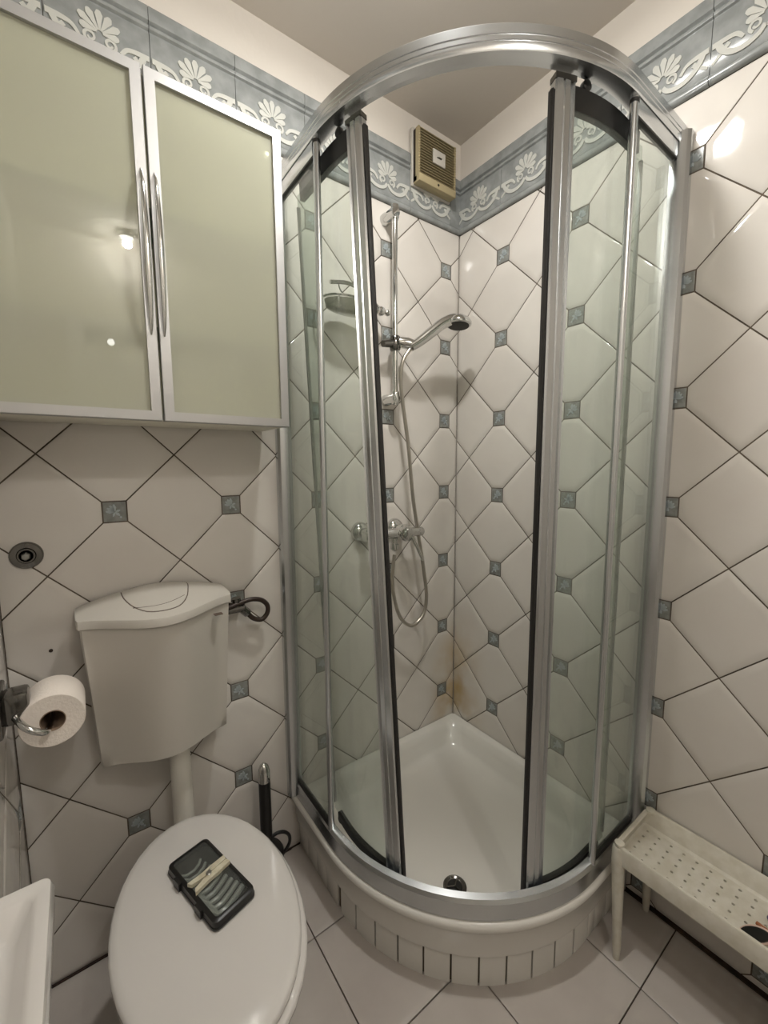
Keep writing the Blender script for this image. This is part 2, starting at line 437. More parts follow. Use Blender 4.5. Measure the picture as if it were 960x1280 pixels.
# ---- entrance door on the wall behind the camera -------------------
d1 = MB().box((-1.20, YF, 0), (-.42, YF+.012, 2.02), .004).build('door_1', 'door_paint', kind='structure')
MB().box((-1.28, YF, 0), (-1.20, YF+.03, 2.10), .004).build('door_frame', 'door_paint', d1)
MB().box((-.42, YF, 0), (-.34, YF+.03, 2.10), .004).build('door_frame', 'door_paint', d1)
MB().box((-1.20, YF, 2.02), (-.42, YF+.03, 2.10), .004).build('door_frame', 'door_paint', d1)
MB().tube([(-.50, YF+.01, 1.03), (-.50, YF+.06, 1.03), (-.62, YF+.06, 1.03)], .009, 10).build('door_handle', 'chrome', d1)

# ---- lamps -------------------------------------------------------
def ceiling_lamp(label, p, r, h):
    t = thing('ceiling_light', label, 'lamp', p)
    MB().lathe([(r*1.25, 0), (r*1.25, -h*.5), (r*1.12, -h*.75), (r*1.02, -h*.75), (r*1.02, 0)], p, n=32).build('ring', 'chrome', t)
    MB().lathe([(r, -.002), (r, -h*.6), (r*.7, -h*.72), (.001, -h*.76)], p, n=32).build('diffuser', 'lamp_glass', t)
ceiling_lamp('round flush ceiling lamp with a chrome ring above the shower', MAIN_LAMP, .055, .026)
ceiling_lamp('small round spot set in the ceiling near the door', REAR_LAMP, .032, .03)
t = thing('wall_spot', 'tiny round wall lamp beside the door frame', 'lamp', (-1.075, YF+.012, 1.985))
MB().lathe([(.026, 0), (.026, .014), (.020, .02)], (-1.075, YF+.012, 1.985), (0, 1, 0), 24).build('ring', 'chrome', t)
MB().lathe([(.019, .012), (.017, .026), (.001, .03)], (-1.075, YF+.012, 1.985), (0, 1, 0), 24).build('diffuser', 'lamp_glass', t)

# ------------------------------------------------------------------ shower tray
CX = -.25
def outline(dq, dw, n=40):
    """rounded quadrant outline: dq inset from the curved front (R .525), dw inset from the two walls"""
    R = .525-dq; P = []
    rc = .012+dw*.9
    for k in range(7):           # back corner fillet
        a = PI/2*k/6; P.append((-dw-rc+rc*math.cos(a), -dw-rc+rc*math.sin(a)))
    x0, x1 = -dw-rc, CX-R
    for k in range(1, 8): P.append((x0+(x1+.02-x0)*k/8, -dw))
    rf = min(.006+dw*.6, .06)
    for k in range(5):
        a = PI/2+PI/2*k/4; P.append((x1+rf+rf*math.cos(a), -dw-rf+rf*math.sin(a)))
    for k in range(1, 5): P.append((x1, -dw-rf+(CX+dw+rf)*k/4))
    for k in range(1, n): a = PI+PI/2*k/n; P.append((CX+R*math.cos(a), CX+R*math.sin(a)))
    m = [(y, x) for x, y in P[7:23]][::-1]
    return P + m
def ring(dq, dw, z): return [(x, y, z) for x, y in outline(dq, dw)]
tray = thing('shower_tray', 'white quadrant shower tray on a base clad with small white tiles', 'shower tray', (-.3, -.3, 0))
b = MB()
b.rings([ring(.019, .001, .094), ring(.017, .001, .104), ring(.012, .001, .165), ring(.004, .001, .178), ring(0, .001, .19), ring(.003, .001, .2),
         ring(.010, .003, .205), ring(.045, .028, .205), ring(.056, .036, .200), ring(.068, .048, .178), ring(.080, .062, .140), ring(.096, .078, .126), ring(.13, .11, .122)], True, True)
b.build('basin', 'acrylic', tray, smooth=50)
MB().rings([ring(.034, .002, 0.0), ring(.034, .002, .092)]).build('base_core', 'grout', tray, smooth=30)
def skirt_tile(a0, a1=None, straight=None):
    R0, R1 = .4905, .4975; b = MB()
    if straight is None:
        n = 4; r = []
        for k in range(n+1):
            a = math.radians(a0+.28+(a1-a0-.56)*k/n); c, s_ = math.cos(a), math.sin(a)
            r.append([(CX-R0*c, CX-R0*s_, .0), (CX-R1*c, CX-R1*s_, .0), (CX-R1*c, CX-R1*s_, .0905), (CX-(R1-.0015)*c, CX-(R1-.0015)*s_, .092), (CX-R0*c, CX-R0*s_, .092)])
        b.rings(r)
    else:
        side, s0, s1 = straight
        if side == 'l': b.box((CX-R1, -s0, 0), (CX-R0, -s1, .092), .001)
        else: b.box((-s0, CX-R1, 0), (-s1, CX-R0, .092), .001)
    b.build('skirt_tile', 'acrylic', tray, smooth=30)
th = 27.6-8.05*3
for k in range(11): skirt_tile(th+8.05*k, th+8.05*(k+1))
for s0 in (.0035, .067, .131): skirt_tile(0, straight=('l', s0+.0007, s0+.0633))
skirt_tile(0, straight=('l', .1957, .264))
for s0 in (.005, .069, .133, .197): skirt_tile(0, straight=('r', s0+.0007, min(s0+.0633, .232)))
dc = (-.505, -.505, .1215)
dr = MB().lathe([(.033, 0), (.033, .003), (.029, .005), (.024, .003), (.021, .0015)], dc).build('drain_ring', 'chrome_dark', tray)
MB().lathe([(.021, .0005), (.021, .002), (.001, .002)], dc).build('drain_hole', 'black_plastic', dr)
for a in (0, 2*PI/3, 4*PI/3):
    MB().tube([dc[0:2]+(dc[2]+.0035,), (dc[0]+.021*math.cos(a+.5), dc[1]+.021*math.sin(a+.5), dc[2]+.0035)], .002, 6).build('drain_bar', 'chrome_dark', dr)

# ------------------------------------------------------------------ shower enclosure
R0A = .485
def path(s, R=R0A):
    """point on the quadrant path at arc parameter s (measured for R .485)"""
    L1 = .25; L2 = R0A*PI/2
    if s < L1: return Vector((CX-R, -s, 0)), Vector((0, -1, 0)), Vector((-1, 0, 0))
    if s < L1+L2:
        a = (s-L1)/R0A
        return Vector((CX-R*math.cos(a), CX-R*math.sin(a), 0)), Vector((math.sin(a), -math.cos(a), 0)), Vector((-math.cos(a), -math.sin(a), 0))
    return Vector((CX+(s-L1-L2), CX-R, 0)), Vector((1, 0, 0)), Vector((0, -1, 0))
LTOT = .5+R0A*PI/2
def sweep(b, prof, s0, s1, n=48, caps=True):
    """prof: list of (R, z)"""
    r = []
    for k in range(n+1):
        s = s0+(s1-s0)*k/n; r.append([tuple(path(s, R)[0]+Vector((0, 0, z))) for R, z in prof])
    b.rings(r, caps, caps); return b
enc = thing('shower_enclosure', 'quadrant shower enclosure of curved glass with aluminium frame and two sliding doors', 'shower', (-.55, -.55, .205))
sweep(MB(), [(.493, 2.094), (.516, 2.092), (.518, 2.096), (.518, 2.106), (.5165, 2.107), (.5165, 2.1085), (.518, 2.1095), (.518, 2.117), (.5165, 2.118), (.5165, 2.1195), (.518, 2.1205), (.518, 2.137), (.515, 2.140), (.491, 2.140), (.489, 2.137), (.489, 2.112), (.493, 2.110)], .004, LTOT-.004, 64).build('top_rail', 'alu', enc, smooth=30)
sweep(MB(), [(.478, 2.098), (.491, 2.098), (.491, 2.112), (.478, 2.112)], .02, LTOT-.02, 64).build('top_track', 'alu', enc, smooth=30)
sweep(MB(), [(.482, .2056), (.514, .2056), (.5175, .209), (.5175, .225), (.516, .250), (.510, .258), (.496, .262), (.493, .258), (.493, .225), (.482, .223)], .004, LTOT-.004, 64).build('bottom_rail', 'alu', enc, smooth=30)
# profiles on the two walls
for sd in (0, 1):
    sw = (lambda p: p) if sd == 0 else (lambda p: (p[1], p[0], p[2]))
    pl = [(-.786, -.001), (-.786, -.016), (-.780, -.024), (-.762, -.030), (-.746, -.030), (-.743, -.024), (-.743, -.001)]
    MB().rings([[sw((x, y, z)) for x, y in pl] for z in (.2056, 2.115)]).build('wall_profile', 'alu', enc, smooth=20)
    g = MB(); a0, a1 = (.024, .252) if sd == 0 else (LTOT-.252, LTOT-.024)
    sweep(g, [(.503, .262), (.508, .262), (.508, 2.092), (.503, 2.092)], a0, a1, 6)
    gp = g.build('fixed_panel', 'shower_glass', enc, smooth=30)
    sweep(MB(), [(.500, 2.058), (.512, 2.058), (.514, 2.062), (.514, 2.091), (.500, 2.091)], a0+.004, a1-.01, 6).build('top_clamp', 'alu', gp, smooth=30)
    sweep(MB(), [(.499, 2.054), (.5125, 2.054), (.5125, 2.0585), (.499, 2.0585)], a0+.004, a1-.01, 6).build('gasket', 'rubber', gp, smooth=30)
    sweep(MB(), [(.500, .255), (.512, .255), (.512, .268), (.500, .268)], a0+.004, a1-.01, 6).build('gasket', 'rubber', gp, smooth=30)
    s = .252 if sd == 0 else LTOT-.252
    p, t_, n_ = path(s, .507)
    prof = [(.011*math.cos(k*PI/7-PI/2), .009*math.sin(k*PI/7+PI/2-PI/2+0)) for k in range(8)]
    pts = []
    for k in range(16):
        a = 2*PI*k/16; pts.append(p+t_*(.0095*math.cos(a))+n_*(.0085*math.sin(a)))
    MB().rings([[q+Vector((0, 0, z)) for q in pts] for z in (.232, 2.083)]).build('panel_post', 'alu', gp, smooth=30)
    MB().rings([[p+(q-p)*1.12+Vector((0, 0, z)) for q in pts] for z in (2.080, 2.087)]).build('post_band', 'rubber', gp, smooth=30)
    MB().rings([[p+(q-p)*k+Vector((0, 0, z)) for q in pts] for z, k in ((2.087, 1.), (2.103, .98), (2.108, .6))]).build('post_cap', 'alu', gp, smooth=50)

def door(flip, s_trail, s_lead, tilt, inward):
    """a sliding door leaf; s grows from the wall to the opening; flip mirrors it to the right-hand side"""
    ZT, ZB = 2.072, .232
    def pt(s, off, z):
        k = (2.07-z)/1.83
        u = (s-s_trail)/(s_lead-s_trail)
        R = R0A-.006+off - inward*max(0, min(1, k))*(1-u)*1.0
        p = path(s+tilt*k, R)[0]; p.z = z
        if flip: p.x, p.y = p.y, p.x
        return p
    def slab(s0, s1, o0, o1, z0, z1, n=14, nz=10):
        b = MB(); r = []
        zs = [z0+(z1-z0)*j/nz for j in range(nz+1)]
        for k in range(n+1):
            s = s0+(s1-s0)*k/n
            r.append([pt(s, o0, z) for z in zs]+[pt(s, o1, z) for z in zs[::-1]])
        return b.rings(r)
    g = slab(s_trail, s_lead-.045, -.0025, .0025, ZB+.012, ZT-.02, 16, 12).build('sliding_door', 'shower_glass', enc, smooth=30)
    # leading stile: ribbed aluminium
    prof = [(-.052, -.006), (-.052, .004), (-.048, .010), (-.044, .004), (-.041, .006), (-.037, .009), (-.026, .0095), (-.024, .007), (-.022, .007), (-.020, .0095), (-.008, .0095), (-.004, .006), (-.004, -.010), (-.010, -.012), (-.046, -.012)]
    b = MB(); nz = 10
    b.rings([[pt(s_lead+a, o, .222+(2.078-.222)*j/nz) for a, o in prof] for j in range(nz+1)])
    b.build('leading_stile', 'alu', g, smooth=25)
    seal = [(-.004, -.009), (-.004, .004), (.001, .007), (.004, .002), (.004, -.006), (.0, -.010)]
    MB().rings([[pt(s_lead+a, o, .216+(2.060-.216)*j/nz) for a, o in seal] for j in range(nz+1)]).build('magnet_seal', 'rubber', g, smooth=25)
    slab(s_lead-.052, s_lead-.003, -.012, .0095, 2.0785, 2.089, 4, 2).build('stile_cap', 'chrome_dark', g, smooth=25)
    slab(s_trail+.02, s_lead-.05, -.010, .004, ZT-.042, ZT+.004, 14, 2).build('top_carrier', 'black_plastic', g, smooth=30)
    slab(s_trail+.03, s_lead-.05, -.008, .006, ZB-.004, ZB+.020, 14, 2).build('bottom_carrier', 'rubber', g, smooth=30)
    slab(s_lead-.085, s_lead-.05, -.010, .009, ZB-.010, ZB+.012, 4, 2).build('end_clip', 'black_plastic', g, smooth=30)
    # edge glint: slim trailing trim
    slab(s_trail-.004, s_trail+.003, -.004, .004, ZB+.03, ZT-.05, 2, 12).build('trailing_edge_trim', 'alu_satin', g, smooth=30)
    for ss in (s_trail+.035, s_lead-.085):
        for zz, rr in ((2.086, .011), (ZB-.004, .010)):
            c = pt(ss, -.006, zz); q = pt(ss, .010, zz)
            MB().lathe([(rr*.5, -.002), (rr, 0), (rr, .010), (rr*.5, .012)], c, (q-c), 16).build('roller', 'black_plastic', g)
door(False, .082, .3935, .100, .026)
door(True, .145, .4585, .0, .0)

# ------------------------------------------------------------------ shower fittings
def P_bar():
    t = thing('shower_rail', 'chrome shower slide rail with wall brackets in the shower corner', 'shower rail', (-.362, 0, 1.53))
    x, y = -.362, -.052
    MB().tube([(x, y, 1.515), (x, y, 2.165)], .0095, 16).build('bar', 'chrome', t)
    for z in (1.535, 2.14):
        MB().lathe([(.020, -.002), (.020, .012), (.0175, .018), (.0175, .060), (.015, .066), (.004, .068)], (x-.004, 0, z), (0, -1, 0), 20).build('bracket', 'chrome', t)
        MB().lathe([(.0135, -.018), (.0145, -.012), (.0145, .018), (.0125, .026), (.002, .028)], (x, y, z), (0, 0, 1), 18).build('bracket_cap', 'chrome', t)
    sl = MB().lathe([(.016, -.024), (.019, -.018), (.019, .018), (.016, .024)], (x, y, 1.722), (0, 0, 1), 18).build('slider', 'chrome_dark', t)
    MB().tube([(x-.006, y, 1.722), (x-.055, y-.004, 1.712)], [.015, .011], 12).build('slider_knob', 'chrome_dark', t)
    MB().tube([(x+.01, y-.010, 1.726), (x+.034, y-.026, 1.722), (x+.056, y-.040, 1.716)], [.018, .020, .016], 14).build('holder_cup', 'chrome', t)
P_bar()
def hand_shower():
    hb = Vector((-.322, -.090, 1.708)); hc = Vector((-.152, -.150, 1.803))
    t = thing('hand_shower', 'chrome hand shower head held on the slide rail, pointing at the corner', 'shower head', hb)
    p = smoothpath([hb, hb+Vector((.035, -.010, .024)), hb+Vector((.080, -.026, .062)), hb+Vector((.112, -.038, .088)), hc+Vector((-.025, .008, .010)), hc+Vector((.0, 0, .012))], 5)
    rs = [.0150+.003*math.sin(i/len(p)*PI)+.002*i/len(p) for i in range(len(p))]
    MB().tube(p, rs, 14).build('handle', 'chrome', t)
    ax = Vector((-.10, -.06, -1)).normalized()
    MB().lathe([(.004, -.026), (.024, -.022), (.038, -.012), (.045, 0), (.044, .007), (.039, .010)], hc, ax, 24).build('spray_head', 'chrome', t)
    MB().lathe([(.037, .008), (.036, .012), (.001, .013)], hc, ax, 24).build('spray_face', 'rubber', t)
hand_shower()
hs = smoothpath([(-.322, -.086, 1.704), (-.352, -.080, 1.655), (-.353, -.072, 1.584), (-.335, -.07, 1.476), (-.316, -.07, 1.365), (-.296, -.07, 1.192), (-.268, -.07, 1.047), (-.239, -.07, .898), (-.226, -.07, .801),
                 (-.242, -.07, .733), (-.298, -.07, .700), (-.354, -.07, .744), (-.385, -.07, .833), (-.391, -.07, .908), (-.383, -.072, .985)], 7)
tag(MB().tube(hs, .0068, 10).build('shower_hose', 'hose_metal'), 'metal shower hose looping down from the hand shower to the mixer', 'hose')
def mixer():
    t = thing('shower_mixer', 'chrome wall mixer tap with lever inside the shower', 'tap', (-.42, 0, 1.06))
    for x in (-.485, -.330):
        MB().lathe([(.036, 0), (.036, .006), (.033, .014), (.026, .022), (.016, .026), (.015, .06)], (x, 0, 1.070), (0, -1, 0), 28).build('flange', 'chrome', t)
    MB().tube([(-.508, -.066, 1.060), (-.494, -.066, 1.061), (-.40, -.066, 1.062), (-.28, -.066, 1.058), (-.250, -.066, 1.056), (-.244, -.066, 1.055)], [.016, .019, .019, .018, .017, .012], 20).build('body', 'chrome', t)
    MB().lathe([(.026, -.022), (.030, -.006), (.030, .014), (.024, .026), (.006, .031)], (-.338, -.078, 1.062), (.1, -1, -.15), 24).build('cartridge_cap', 'chrome', t)
    MB().tube([(-.326, -.104, 1.048), (-.310, -.116, 1.005), (-.294, -.124, .962)], [.009, .006, .0055], 10).build('lever', 'chrome', t)
    MB().lathe([(.012, 0), (.012, .020), (.015, .022), (.015, .040), (.009, .046)], (-.382, -.072, 1.046), (0, 0, -1), 16).build('hose_outlet', 'chrome', t)
mixer()
def soap():
    t = thing('soap_basket', 'ribbed glass soap dish hanging on a chrome wall bracket', 'soap dish', (-.54, 0, 1.77))
    cx, cy = -.555, -.075
    def oval(a, b_, z, n=28): return [(cx+a*math.cos(2*PI*k/n)*(1+.015*(k % 2)), cy+b_*math.sin(2*PI*k/n)*(1+.015*(k % 2)), z) for k in range(n)]
    MB().rings([oval(.074, .036, 1.779), oval(.084, .044, 1.784), oval(.088, .048, 1.804), oval(.084, .044, 1.804), oval(.078, .039, 1.787)]).build('dish', 'dish_glass', t)
    MB().tube(smoothpath([(cx-.092, cy+.055, 1.806), (cx-.095, cy-.01, 1.806), (cx-.06, cy-.046, 1.806), (cx, cy-.052, 1.806), (cx+.06, cy-.046, 1.806), (cx+.095, cy-.01, 1.806), (cx+.092, cy+.055, 1.806)]), .004, 8).build('carrier_ring', 'chrome', t)
    MB().tube(smoothpath([(cx-.088, cy-.03, 1.84), (cx-.03, cy-.03, 1.850), (cx+.02, cy-.03, 1.842), (cx+.05, cy-.03, 1.838)]), .006, 8).build('soap_bar_rest', 'chrome', t)
    for x in (cx-.06, cx+.03):
        MB().tube(smoothpath([(x, cy-.03, 1.842), (x, cy-.04, 1.82), (x+.012, cy-.046, 1.806)]), .0022, 6).build('wire', 'chrome', t)
    MB().tube([(cx+.088, cy+.02, 1.806), (-.452, -.05, 1.812)], .006, 8).build('arm', 'chrome', t)
    MB().lathe([(.028, 0), (.028, .006), (.020, .012), (.010, .016), (.010, .05), (.014, .054), (.014, .07), (.006, .076)], (-.448, 0, 1.812), (0, -1, 0), 20).build('rosette', 'chrome', t)
    MB().lathe([(.003, -.018), (.0125, -.012), (.0155, 0), (.0125, .010), (.006, .014), (.005, .018), (.009, .022), (.0105, .029), (.008, .036), (.001, .040)], (-.428, -.058, 1.814), (1, 0, 0), 18).build('finial', 'chrome', t)
soap()
def fan():
    t = thing('extractor_fan', 'beige louvred extractor fan high on the back wall corner', 'fan', (-.165, 0, 2.29))
    x0, x1, z0, z1 = -.252, -.072, 2.287, 2.462
    MB().box((x0-.004, 0, z0-.002), (x1+.004, -.016, z1+.012), .003).build('back_frame', 'abs_white', t)
    MB().box((x0, -.016, z0+.004), (x1, -.037, z1), .002).build('housing', 'fan_dark', t)
    n = 17
    for k in range(n):
        z = z0+.030+(z1-z0-.034)*k/(n-1)
        MB().rings([[(x, -.040, z-.0012), (x, -.046, z-.0016), (x, -.048, z-.0004), (x, -.046, z+.0012), (x, -.040, z+.0012)] for x in (x0, x1)]).build('louvre', 'beige_plastic', t, smooth=0)
    for x in (x0+.003, x1-.003):
        MB().box((x-.0035, -.030, z0+.02), (x+.0035, -.046, z1)).build('grille_side', 'beige_plastic', t)
    MB().box((x0, -.016, z0), (x1, -.050, z0+.026), .004).build('bottom_strip', 'beige_plastic', t)
    MB().lathe([(.004, 0), (.004, .002), (.001, .0025)], (-.162, -.050, z0+.013), (0, -1, 0), 10).build('screw', 'fan_dark', t)
    lb = MB().box((-.188, -.046, 2.366), (-.130, -.0515, 2.412), .001).build('badge', 'abs_white', t)
    MB().box((-.172, -.051, 2.386), (-.150, -.0522, 2.389)).build('badge_mark', 'fan_dark', lb)
    MB().box((-.164, -.051, 2.389), (-.147, -.0522, 2.392)).build('badge_mark', 'fan_dark', lb)
fan()

# ------------------------------------------------------------------ wall cabinet
def cabinet():
    t = thing('wall_cabinet', 'white wall cabinet with two frosted greenish glass doors above the toilet', 'cabinet', (-1.13, 0, 1.408))
    x0, x1, z0, z1, yb, yf = -1.436, -.826, 1.407, 2.108, -.001, -.178
    MB().box((x0, yb, z0), (x0+.014, yf, z1), .001).build('side_panel', 'cabinet_white', t)
    MB().box((x1-.014, yb, z0), (x1, yf, z1), .001).build('side_panel', 'cabinet_white', t)
    MB().box((x0+.014, yb, z0), (x1-.014, yf, z0+.014), .001).build('bottom_panel', 'cabinet_white', t)
    MB().box((x0+.014, yb, z1-.014), (x1-.014, yf, z1), .001).build('top_panel', 'cabinet_white', t)
    MB().box((x0+.014, yb, z0+.014), (x1-.014, yb-.006, z1-.014)).build('back_panel', 'cabinet_white', t)
    for z in (1.600, 1.842):
        MB().box((x0+.015, yb-.007, z), (x1-.015, yf-.001, z+.008)).build('shelf', 'shelf_glass', t)
    xm = -1.1195
    for a, b_, hs_ in ((x0, xm-.002, 1), (xm+.002, x1, 0)):
        f = MB(); wd, y0, y1 = .0205, -.181, -.2
        O = [(a, z0-.002), (b_, z0-.002), (b_, z1+.002), (a, z1+.002)]; I = [(a+wd, z0-.002+wd), (b_-wd, z0-.002+wd), (b_-wd, z1+.002-wd), (a+wd, z1+.002-wd)]
        e = .0012
        O2 = [(a+e, z0-.002+e), (b_-e, z0-.002+e), (b_-e, z1+.002-e), (a+e, z1+.002-e)]
        f.rings([[(x, y0, z) for x, z in I], [(x, y0, z) for x, z in O], [(x, y1+e, z) for x, z in O], [(x, y1, z) for x, z in O2], [(x, y1, z) for x, z in I], [(x, y0, z) for x, z in I]], False, False)
        dr_ = f.build('door', 'alu_satin', t, smooth=20)
        MB().box((a+wd-.004, -.188, z0+wd-.006), (b_-wd+.004, -.193, z1-wd+.006)).build('glass_pane', 'frosted_glass', dr_)
        hx = xm-.0135 if hs_ else xm+.0115
        pts = []; rs = []
        for k in range(21):
            u = k/20; pts.append((hx, -.200-.022*math.sin(PI*u)**.45, 1.585+.325*u)); rs.append(.0018+.0044*math.sin(PI*u)**.6)
        h = MB().tube(pts, rs, 10).build('handle', 'chrome', dr_)
        for zz in (1.445, 2.035):
            MB().box((a+.016 if hs_ else b_-.040, -.1875, zz), (a+.040 if hs_ else b_-.016, -.1815, zz+.026), .002).build('hinge', 'steel', dr_)
cabinet()

# ------------------------------------------------------------------ toilet and cistern
CTX = -1.138
def tank_plan(w2, side, bulge, n=28):
    P = [(CTX-w2, -.004)]
    P += [(CTX-w2, -side*.55), (CTX-w2+.001, -side*.85)]
    for k in range(n+1):
        u = -1+2*k/n; uu = max(-1, min(1, u))
        y = side+bulge*math.cos(PI/2*uu)**1.7
        x = CTX+(w2-.005)*u
        P.append((x, -y))
    P += [(CTX+w2-.001, -side*.85), (CTX+w2, -side*.55), (CTX+w2, -.004)]
    return P
def lidz(x, y):
    u = max(-1, min(1, (x-CTX)/.172)); c = max(0., math.cos(PI/2*u)); v = max(0, min(1, 1-(-y)/(.108+.087*c**1.7)))
    return .961 + v*(.004+.034*c**.8)
def cistern():
    t = thing('toilet_cistern', 'white plastic bow-fronted toilet cistern on the wall under the cabinet', 'cistern', (CTX, 0, .58))
    R = []
    for k in range(9):
        u = k/8; z = .592+(.944-.592)*u
        R.append([(x, y, z) for x, y in tank_plan(.148+.019*u, .097+.010*u, .056+.028*u)])
    R = [[(CTX+(x-CTX)*.93, y*.92-.0006, .584) for x, y in tank_plan(.148, .097, .056)]] + R
    MB().rings(R).build('tank', 'abs_white', t, smooth=45)
    P = tank_plan(.172, .111, .087)
    b = MB(); P0 = tank_plan(.170, .109, .086)
    n = len(P); rings = [[(x, y, .940) for x, y in P0], [(x, y, .942) for x, y in P], [(x, y, .955) for x, y in P]]
    for s in (1, .97, .9, .75, .55, .3, .05):
        rings.append([(CTX+(x-CTX)*(1 if s == 1 else (.985+.015*s)), -.004+(y+.004)*s*(.985 if s == 1 else 1), lidz(x, y*s)) for x, y in P])
    b.rings(rings, True, False)
    m0 = len(b.v)-n; 
    lid = b.build('lid', 'abs_white', t, smooth=45)
    def patch(name, poly, m, dz, parent, dk=.0):
        b = MB(); cx = sum(p[0] for p in poly)/len(poly); cy = sum(p[1] for p in poly)/len(poly)
        rr = []
        for s, zz in ((1.0, -.002), (1.0, dz*.7), (.985, dz), (.7, dz), (.4, dz), (.05, dz)):
            rr.append([(cx+(x-cx)*s, cy+(y-cy)*s, lidz(cx+(x-cx)*s, cy+(y-cy)*s)+zz) for x, y in poly])
        b.rings(rr); return b.build(name, m, parent, smooth=30)
    ctrl = [(-1.214, -.018), (-1.178, -.010), (-1.138, -.008), (-1.098, -.010), (-1.062, -.018), (-1.066, -.060), (-1.080, -.110), (-1.104, -.150), (-1.138, -.162), (-1.172, -.150), (-1.196, -.110), (-1.210, -.060)]
    def loop(c, s):
        cx, cy = -1.138, -.08
        q = [Vector((cx+(x-cx)*s, cy+(y-cy)*s, 0)) for x, y in c]; q = q+q[:1]
        return [(v.x, v.y) for v in smoothpath(q, 3)[:-1]]
    patch('button_gap', loop(ctrl, 1.02), 'abs_gap', .0006, lid)
    patch('flush_button', loop(ctrl, .985), 'abs_white', .0018, lid)
    arc = [(-1.198+.116*k/10+.0, -.118-.030*math.sin(PI*k/10*.9)+.03*(k/10)) for k in range(11)]
    MB().tube([(x, y, lidz(x, y)+.0018) for x, y in arc], .0007, 6).build('button_split', 'abs_gap', lid)
    sx = [(CTX+.169*math.sin(u), 0) for u in (0,)]
    MB().box((-1.022, -.130, .9235), (-1.002, -.1475, .925)).build('embossed_mark', 'abs_gap', t)
cistern()
def ell(cx, cy, a, b_, z, n=40, sq=2.0, flat=0):
    P = []
    for k in range(n):
        t_ = 2*PI*k/n; c, s = math.cos(t_), math.sin(t_)
        x = a*abs(c)**(2/sq)*(1 if c > 0 else -1); y = b_*abs(s)**(2/sq)*(1 if s > 0 else -1)
        P.append((cx+x, cy+y, z))
    return P
def toilet():
    t = thing('toilet', 'white porcelain toilet with closed oval lid below the cistern', 'toilet', (-1.135, -.42, 0))
    cx = -1.132
    MB().rings([ell(cx, -.37, .105, .20, 0), ell(cx, -.37, .108, .205, .015), ell(cx, -.37, .100, .195, .05), ell(cx, -.38, .098, .20, .16), ell(cx, -.40, .115, .222, .25), ell(cx, -.425, .145, .243, .33), ell(cx, -.432, .160, .253, .375), ell(cx, -.432, .164, .256, .392), ell(cx, -.432, .160, .252, .400)]).build('bowl', 'porcelain', t, smooth=60)
    MB().rings([[(x, y, z) for x, y, z in r] for r in (ell(cx+.015, -.14, .045, .085, .02, sq=3), ell(cx+.015, -.14, .045, .09, .2, sq=3), ell(cx+.015, -.14, .046, .095, .28, sq=3), ell(cx+.015, -.14, .040, .09, .30, sq=3))]).build('rear_foot', 'porcelain', t, smooth=60)
    MB().rings([ell(cx+.003, -.435, .162, .256, .402), ell(cx+.003, -.435, .168, .260, .405), ell(cx+.003, -.435, .169, .261, .413), ell(cx+.003, -.435, .164, .256, .418)]).build('seat', 'porcelain', t, smooth=60)
    MB().rings([ell(-1.135, -.432, .160, .250, .4185), ell(-1.135, -.432, .1655, .255, .422), ell(-1.135, -.432, .1655, .255, .430), ell(-1.135, -.432, .161, .250, .4345), ell(-1.135, -.432, .150, .238, .4365), ell(-1.135, -.432, .09, .15, .4385), ell(-1.135, -.432, .01, .02, .439)]).build('lid', 'porcelain', t, smooth=60)
    for x in (-1.205, -1.065):
        MB().tube([(x-.011, -.212, .412), (x+.011, -.212, .412)], .007, 12).build('hinge', 'porcelain', t)
toilet()
tag(MB().tube([(-1.112, -.070, .5835), (-1.112, -.070, .42), (-1.112, -.072, .3005)], [.0255, .0255, .0265], 20).build('flush_pipe', 'pipe_white'), 'white plastic flush pipe between the cistern and the toilet', 'pipe')
def valve():
    t = thing('water_valve', 'chrome angle valve with a brown hose loop beside the cistern', 'valve', (-.93, 0, .89))
    MB().lathe([(.022, 0), (.022, .004), (.012, .008), (.010, .030)], (-.93, 0, .892), (0, -1, 0), 18).build('rosette', 'chrome', t)
    MB().tube([(-.962, -.036, .892), (-.915, -.036, .892)], [.012, .012], 12).build('body', 'chrome_dark', t)
    MB().tube([(-.932, -.036, .892), (-.936, -.036, .925)], [.010, .014], 10).build('knob', 'chrome_dark', t)
    MB().tube([(-.918, -.036, .888), (-.903, -.037, .872)], .0125, 8).build('nut', 'chrome_dark', t)
    MB().tube(smoothpath([(-.905, -.037, .874), (-.888, -.038, .854), (-.864, -.04, .846), (-.846, -.04, .862), (-.845, -.04, .886), (-.862, -.04, .905), (-.889, -.04, .913), (-.915, -.04, .911), (-.950, -.045, .905), (-.968, -.05, .902)]), .0072, 10).build('hose', 'hose_brown', t)
valve()
def shutoff():
    t = thing('shutoff_valve', 'round chrome shut-off valve set in the tiled wall left of the cistern', 'valve', (-1.388, 0, 1.106))
    c = (-1.388, 0, 1.106)
    MB().lathe([(.031, 0), (.031, .003), (.028, .007), (.018, .008), (.016, .006)], c, (0, -1, 0), 32).build('rosette', 'chrome_dark', t)
    MB().lathe([(.0165, .004), (.0165, .012), (.013, .012), (.013, .006)], c, (0, -1, 0), 24).build('collar', 'chrome_dark', t)
    MB().lathe([(.009, .004), (.009, .022), (.007, .026), (.001, .027)], c, (0, -1, 0), 6).build('spindle', 'steel', t)
shutoff()
for p, l in (((-1.362, 0, .871), 'dark drilled hole in the tile left of the cistern top'), ((-1.31, 0, .717), 'dark drilled hole in the tile beside the paper roll')):
    tag(MB().lathe([(.0042, -.0005), (.0042, .0012), (.0028, .0014), (.001, .0002)], p, (0, -1, 0), 12).build('wall_plug', 'hose_brown'), l, 'plug')
